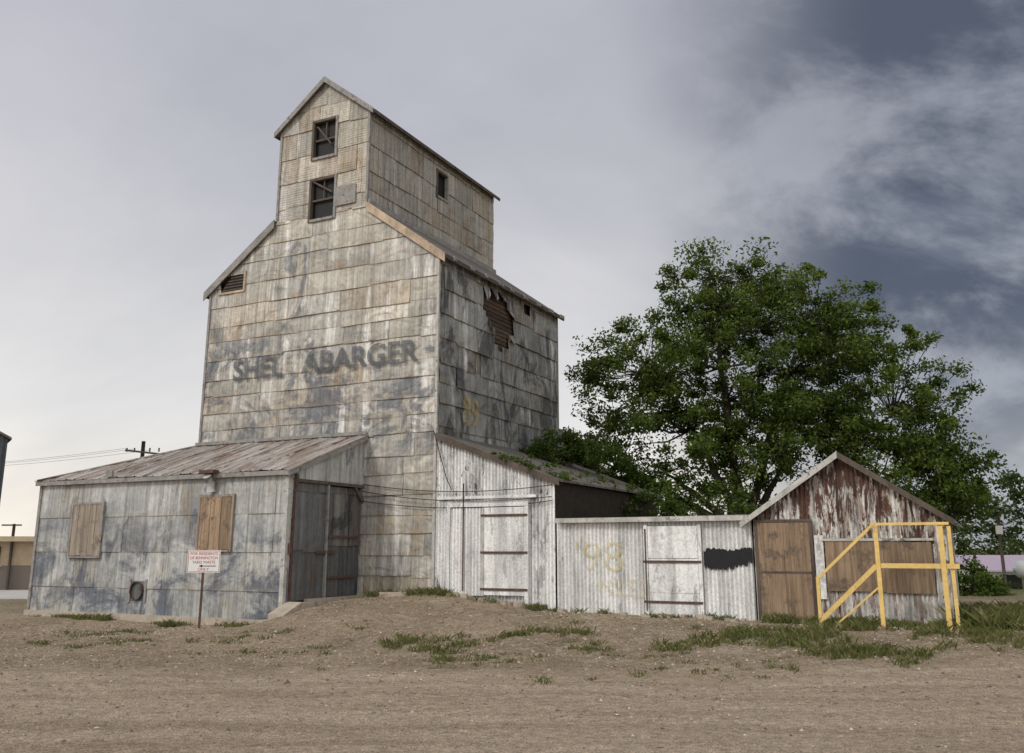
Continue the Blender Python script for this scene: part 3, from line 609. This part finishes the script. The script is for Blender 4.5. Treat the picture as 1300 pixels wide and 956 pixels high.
def grass():
    T=[]
    def patch(x0,x1,y0,y1,n,h,dens=.5):
        xc,yc,xr,yr=(x0+x1)/2,(y0+y1)/2,(x1-x0)/2,(y1-y0)/2
        for _ in range(n):
            x,y=random.uniform(x0,x1),random.uniform(y0,y1); r2=((x-xc)/xr)**2+((y-yc)/yr)**2
            q=math.sin(x*2.3+y*1.1)+math.sin(x*.9-y*2.7+2)+1.1*math.sin(x*6.1+1)*math.sin(y*7.3)+random.uniform(-1.2,1.2)-.9*r2
            if q>dens-.9: T.append((x,y,h*random.uniform(.25,1.4)))
    def line(a0,a1,b0,b1,n,h):
        for _ in range(n):
            a,b=random.uniform(a0,a1),random.uniform(b0,b1)
            if math.sin(a*5.1)+math.sin(a*2.3+1)+random.uniform(-1,1)>-.2: T.append((*l2w(a,b),h*random.uniform(.3,1.3)))
    patch(2.2,5.9,13.5,16.8,560,.12,.9); patch(-2.2,1.4,14.0,17.0,330,.09,1.2); patch(4.8,10,12.8,17.2,620,.10,1.3); patch(8.0,14.5,15,22.5,700,.12,.9)
    patch(-6,3,13.8,18,380,.06,1.4); patch(-10,-4,15.2,19,220,.07,1.1); patch(-4,6,11.8,14.5,170,.055,1.6)
    line(-1.4,.6,-1.0,-.25,150,.12); line(.6,3,-.6,-.12,50,.10); line(3,7.2,-.4,-.1,60,.10); line(7.2,10.8,-.8,-.15,110,.14); line(8.4,11.2,-1.8,-.9,80,.14)
    line(-8.0,-6.3,AF-.5,AF-.12,60,.12); line(-5.3,-2.5,AF-.5,AF-.12,40,.09); line(-10,-8,AF-.3,AF-.12,20,.08); line(-4.6,-4.0,AF-.9,AF-.5,25,.14)
    line(10.7,11.6,-1,2,130,.28)
    T=np.array(T); per=22; n=len(T)*per; i=np.repeat(np.arange(len(T)),per)
    px=T[i,0]+rng.normal(0,.065,n); py=T[i,1]+rng.normal(0,.065,n); pz=gz(px,py)-.01; h=T[i,2]*rng.uniform(.4,1.2,n)
    t=rng.uniform(0,6.28,n); ln=rng.uniform(.2,1.3,n)*h; w=.005+.007*rng.random(n)
    dx,dy=np.cos(t),np.sin(t); sx,sy=-dy*w,dx*w
    B0=np.stack([px-sx,py-sy,pz],-1);B1=np.stack([px+sx,py+sy,pz],-1)
    M1=np.stack([px+dx*ln*.4+sx*.8,py+dy*ln*.4+sy*.8,pz+h*.6],-1);M0=np.stack([px+dx*ln*.4-sx*.8,py+dy*ln*.4-sy*.8,pz+h*.6],-1)
    E=np.stack([px+dx*ln,py+dy*ln,pz+h],-1)
    V=np.stack([B0,B1,M1,E,M0],1).reshape(-1,3); F=np.arange(5*n).reshape(-1,5)
    npmesh('grass',V,F,M_grass,np.clip(rng.random(n)*.6+.4*rng.random(len(T))[i],0,.999))
grass()
mb=MB(); random.seed(4)
for k in range(60):
    a=random.uniform(-.6,7.3); b=random.uniform(-.5,-.12)
    if k<22: a=random.uniform(0.2,3.0)
    x,y=l2w(a,b); z=float(gz(x,y)); r=random.uniform(.03,.1)
    pts=[Vector((x+math.cos(t)*r*random.uniform(.7,1.3),y+math.sin(t)*r*random.uniform(.6,1.1),z-.03)) for t in [j*math.pi/3 for j in range(6)]]
    mb.prism(pts,(random.uniform(-.01,.01),0,r*random.uniform(.5,.9)+.03),M_conc)
x,y=l2w(-.5,-.9); mb.box(x-.3,x+.3,y-.04,y+.04,float(gz(x,y)),float(gz(x,y))+.1,M_conc)
mb.obj('rubble')
# ================= background objects
UP=empty('utility_pole',(-24.2,60,0)); mb=MB()
mb.tube([(0,0,-.3),(0,0,8.5)],[.17,.12],M_pole,10); mb.beam((-1.1,-.12,7.9),(1.2,-.12,7.65),.1,.12,M_pole); mb.tube([(.45,-.2,6.6),(.45,-.2,7.4)],.2,M_trimw,10)
for x in (-1,-.5,.5,1.1): mb.tube([(x,-.12,7.8),(x,-.12,8.05)],.05,M_wood,6)
for x,z in ((-1,8.03),(-.5,7.98),(.5,7.9)):
    mb.tube([(x-40*t,-.12+10*t,z-1.2*4*t*(1-t)*.8) for t in [k/10 for k in range(11)]],.009,M_pole,4)
mb.obj('pole_and_wires',UP)
UP2=empty('utility_pole',(23.5,45,-.9)); mb=MB(); mb.tube([(0,0,-.3),(0,0,4.1)],[.09,.07],M_pole,8); mb.box(-.12,.12,-.1,.1,3.2,3.6,M_trimw); mb.obj('pole',UP2)
UP3=empty('utility_pole',(-20.3,38,0)); mb=MB(); mb.tube([(0,0,-.3),(0,0,2.6)],.06,M_pole,8); mb.beam((-.5,0,2.55),(.3,0,2.55),.06,.06,M_pole); mb.obj('pole',UP3)
BD=empty('dark_metal_warehouse',(-25.4,46,0),math.radians(34)); mb=MB(); Md=simple('dark_siding',(.07,.08,.09),.6,.2)
mb.prism([(-9,0,-.2),(-.02,0,-.2),(-.02,0,7.0),(-4.5,0,9.3),(-9,0,7.0)],(0,12,0),Md); corr(mb,lambda u,v,o:(u,-.01-o,v),-9,0,lambda u:-.2,lambda u:7.0+2.3*(1-abs(u+4.5)/4.5),Md,.3,.03)
slab(mb,[(.15,-.2,6.95),(-4.5,-.2,9.35),(-4.5,12.3,9.35),(.15,12.3,6.95)],.12,M_roofd); slab(mb,[(-9.2,-.2,6.95),(-4.5,-.2,9.35),(-4.5,12.3,9.35),(-9.2,12.3,6.95)],.12,M_roofd)
mb.obj('walls_and_roof',BD)
BT=empty('brick_garage',(-19.2,38.5,0),math.radians(20)); mb=MB(); Mt=simple('tan_siding',(.50,.40,.27),.8,.15)
m=Mat('red_brick'); br=m.n('ShaderNodeTexBrick',None,{'Vector':m.tc.outputs['Object'],'Color1':(.18,.055,.04,1),'Color2':(.12,.045,.035,1),'Mortar':(.2,.17,.15,1),'Scale':6.}); Mb=m.fin(br.outputs[0],.9)
mb.box(-8,0,0,6,-.2,.95,Mb); mb.box(-8,-.03,.03,5.9,.95,1.9,Mt); mb.box(-8.3,.3,-.4,6.3,1.9,2.1,Mt); mb.box(-3,-1.6,-.03,.01,.95,1.7,M_dark); mb.box(-3.1,-1.5,-.05,-.031,.9,.96,M_trimw)
mb.obj('walls_and_roof',BT)
mb=MB(); mb.box(-40,-15.2,31,37,-.05,.03,simple('pale_concrete',(.50,.48,.45),.9,.12,1)); mb.obj('concrete_pavement')
BL=empty('ranch_house',(29.8,60,-1.3)); mb=MB(); Ml=simple('lilac_metal_roof',(.42,.34,.42),.6,.1)
mb.box(0,14,0,8,-.1,1.55,M_wdoor); mb.prism([(-.5,-.6,1.5),(14.5,-.6,1.5),(14.5,4,2.4),(-.5,4,2.4)],(0,0,.1),Ml); mb.prism([(-.5,4,2.4),(14.5,4,2.4),(14.5,8.6,1.5),(-.5,8.6,1.5)],(0,0,.1),Ml)
for x in (1.5,5,9): mb.box(x,x+1.2,-.05,.01,.5,1.3,M_dark)
mb.obj('walls_and_roof',BL)
PT=empty('propane_tank',(19.6,35,float(gz(19.6,35)))); mb=MB()
mb.tube([(-.95,0,.75),(-.9,0,.75),(-.75,0,.75),(.75,0,.75),(.9,0,.75),(.95,0,.75)],[.05,.2,.32,.32,.2,.05],M_signw,16)
for x in (-.5,.5): mb.box(x-.06,x+.06,-.25,.25,-.1,.5,M_conc)
mb.tube([(0,0,1.0),(0,0,1.15)],.1,M_trimw,10); mb.obj('tank',PT)
# ================= camera
cam=bpy.data.cameras.new('camera'); co_=bpy.data.objects.new('camera',cam); scn.collection.objects.link(co_)
co_.location=(0,0,1.6); co_.rotation_euler=(math.radians(90+12.82),0,0)
cam.sensor_fit='HORIZONTAL'; cam.sensor_width=36; cam.lens=36*1160/1300; cam.shift_y=-45/1300; cam.clip_end=6000; scn.camera=co_
# ================= light
sund=Vector((-.60,-.48,.64)).normalized()
sd=bpy.data.lights.new('sun','SUN'); sd.energy=1.5; sd.angle=math.radians(12); sd.color=(1,.95,.88)
so=bpy.data.objects.new('sun',sd); scn.collection.objects.link(so); so.rotation_euler=sund.to_track_quat('Z','Y').to_euler()
w=bpy.data.worlds.new('World'); scn.world=w; w.use_nodes=True; t=w.node_tree; t.nodes.clear()
def N(ty,props=None,ins=None):
    nd=t.nodes.new(ty)
    for k,v in (props or {}).items(): setattr(nd,k,v)
    for k,v in (ins or {}).items():
        if isinstance(v,bpy.types.NodeSocket): t.links.new(v,nd.inputs[k])
        else: nd.inputs[k].default_value=v
    return nd
def mr(f,a,b,lo=0.,hi=1.):
    if a>b: a,b,lo,hi=b,a,hi,lo
    return N('ShaderNodeMapRange',{'clamp':True,'interpolation_type':'SMOOTHSTEP'},{0:f,1:a,2:b,3:lo,4:hi}).outputs[0]
def mx(f,a,b,bl='MIX'):
    nd=t.nodes.new('ShaderNodeMix'); nd.data_type='RGBA'; nd.blend_type=bl
    for i,v in ((0,f),(6,a),(7,b)):
        if isinstance(v,bpy.types.NodeSocket): t.links.new(v,nd.inputs[i])
        else: nd.inputs[i].default_value=v if i==0 else (*v,1)
    return nd.outputs[2]
def ma(op,a,b=0.): return N('ShaderNodeMath',{'operation':op},{0:a,1:b}).outputs[0]
tc=N('ShaderNodeTexCoord'); g=tc.outputs['Generated']; s=N('ShaderNodeSeparateXYZ',None,{0:g}); dx,dy,dz=s.outputs
zz=ma('ADD',ma('MAXIMUM',dz,0.),.55)
pr=N('ShaderNodeCombineXYZ',None,{0:ma('DIVIDE',dx,zz),1:ma('DIVIDE',dy,zz),2:0.}).outputs[0]
def wn(scale,det,dist=0.,st=(1,1,1),rot=0.,off=(0,0,0),ro=.55):
    mp=N('ShaderNodeMapping',None,{0:pr,'Scale':st,'Rotation':(0,0,rot),'Location':off}); return N('ShaderNodeTexNoise',None,{0:mp.outputs[0],'Scale':scale,'Detail':det,'Distortion':dist,'Roughness':ro}).outputs['Fac']
base=mx(mr(dz,0,.16),(.94,.87,.77),(.76,.75,.745)); base=mx(mr(dz,.10,.55),base,(.47,.475,.53))
base=mx(mr(dx,.1,.5,0,.75),base,(.37,.405,.47))
soft=wn(1.6,5,.4,(.8,1.1,1),.5); base=mx(1.,base,N('ShaderNodeCombineColor',None,{0:mr(soft,.3,.7,.84,1.10),1:mr(soft,.3,.7,.85,1.09),2:mr(soft,.3,.7,.87,1.08)}).outputs[0],'MULTIPLY')
cl=wn(4.2,9,.25,(.9,1.15,1),.75,(2.3,1.1,0),.60)
big=wn(1.5,3,.2,(.9,1.15,1),.75,(7.3,4.1,0),.5)
edge=ma('ADD',ma('ADD',dx,ma('MULTIPLY',dz,.06)),ma('MULTIPLY',ma('SUBTRACT',big,.5),.30))
side_=mr(edge,.10,.38)
dk=mr(cl,.36,.60,.34,1.)
f=ma('MULTIPLY',side_,dk); f=ma('MULTIPLY',f,mr(dz,.02,.26,.40,1))
base=mx(f,base,(.085,.10,.138))
lite=ma('MULTIPLY',mr(wn(3.1,8,.3,(.8,1.5,1),.9,(12.3,5.1,0),.6),.54,.70,0,.3),side_); base=mx(lite,base,(.36,.40,.47))
base=mx(mr(dy,.1,-.5,0,1),base,(1.0,.99,.98))
sky=N('ShaderNodeTexSky',{'sky_type':'NISHITA','sun_disc':False}); sky.sun_elevation=math.asin(sund.z); sky.sun_rotation=math.atan2(sund.x,sund.y)
b1=N('ShaderNodeBackground',None,{0:sky.outputs[0],1:.006}); b2=N('ShaderNodeBackground',None,{0:base,1:1.0}); ad=N('ShaderNodeAddShader',None,{0:b1.outputs[0],1:b2.outputs[0]})
o=N('ShaderNodeOutputWorld',None,{0:ad.outputs[0]})
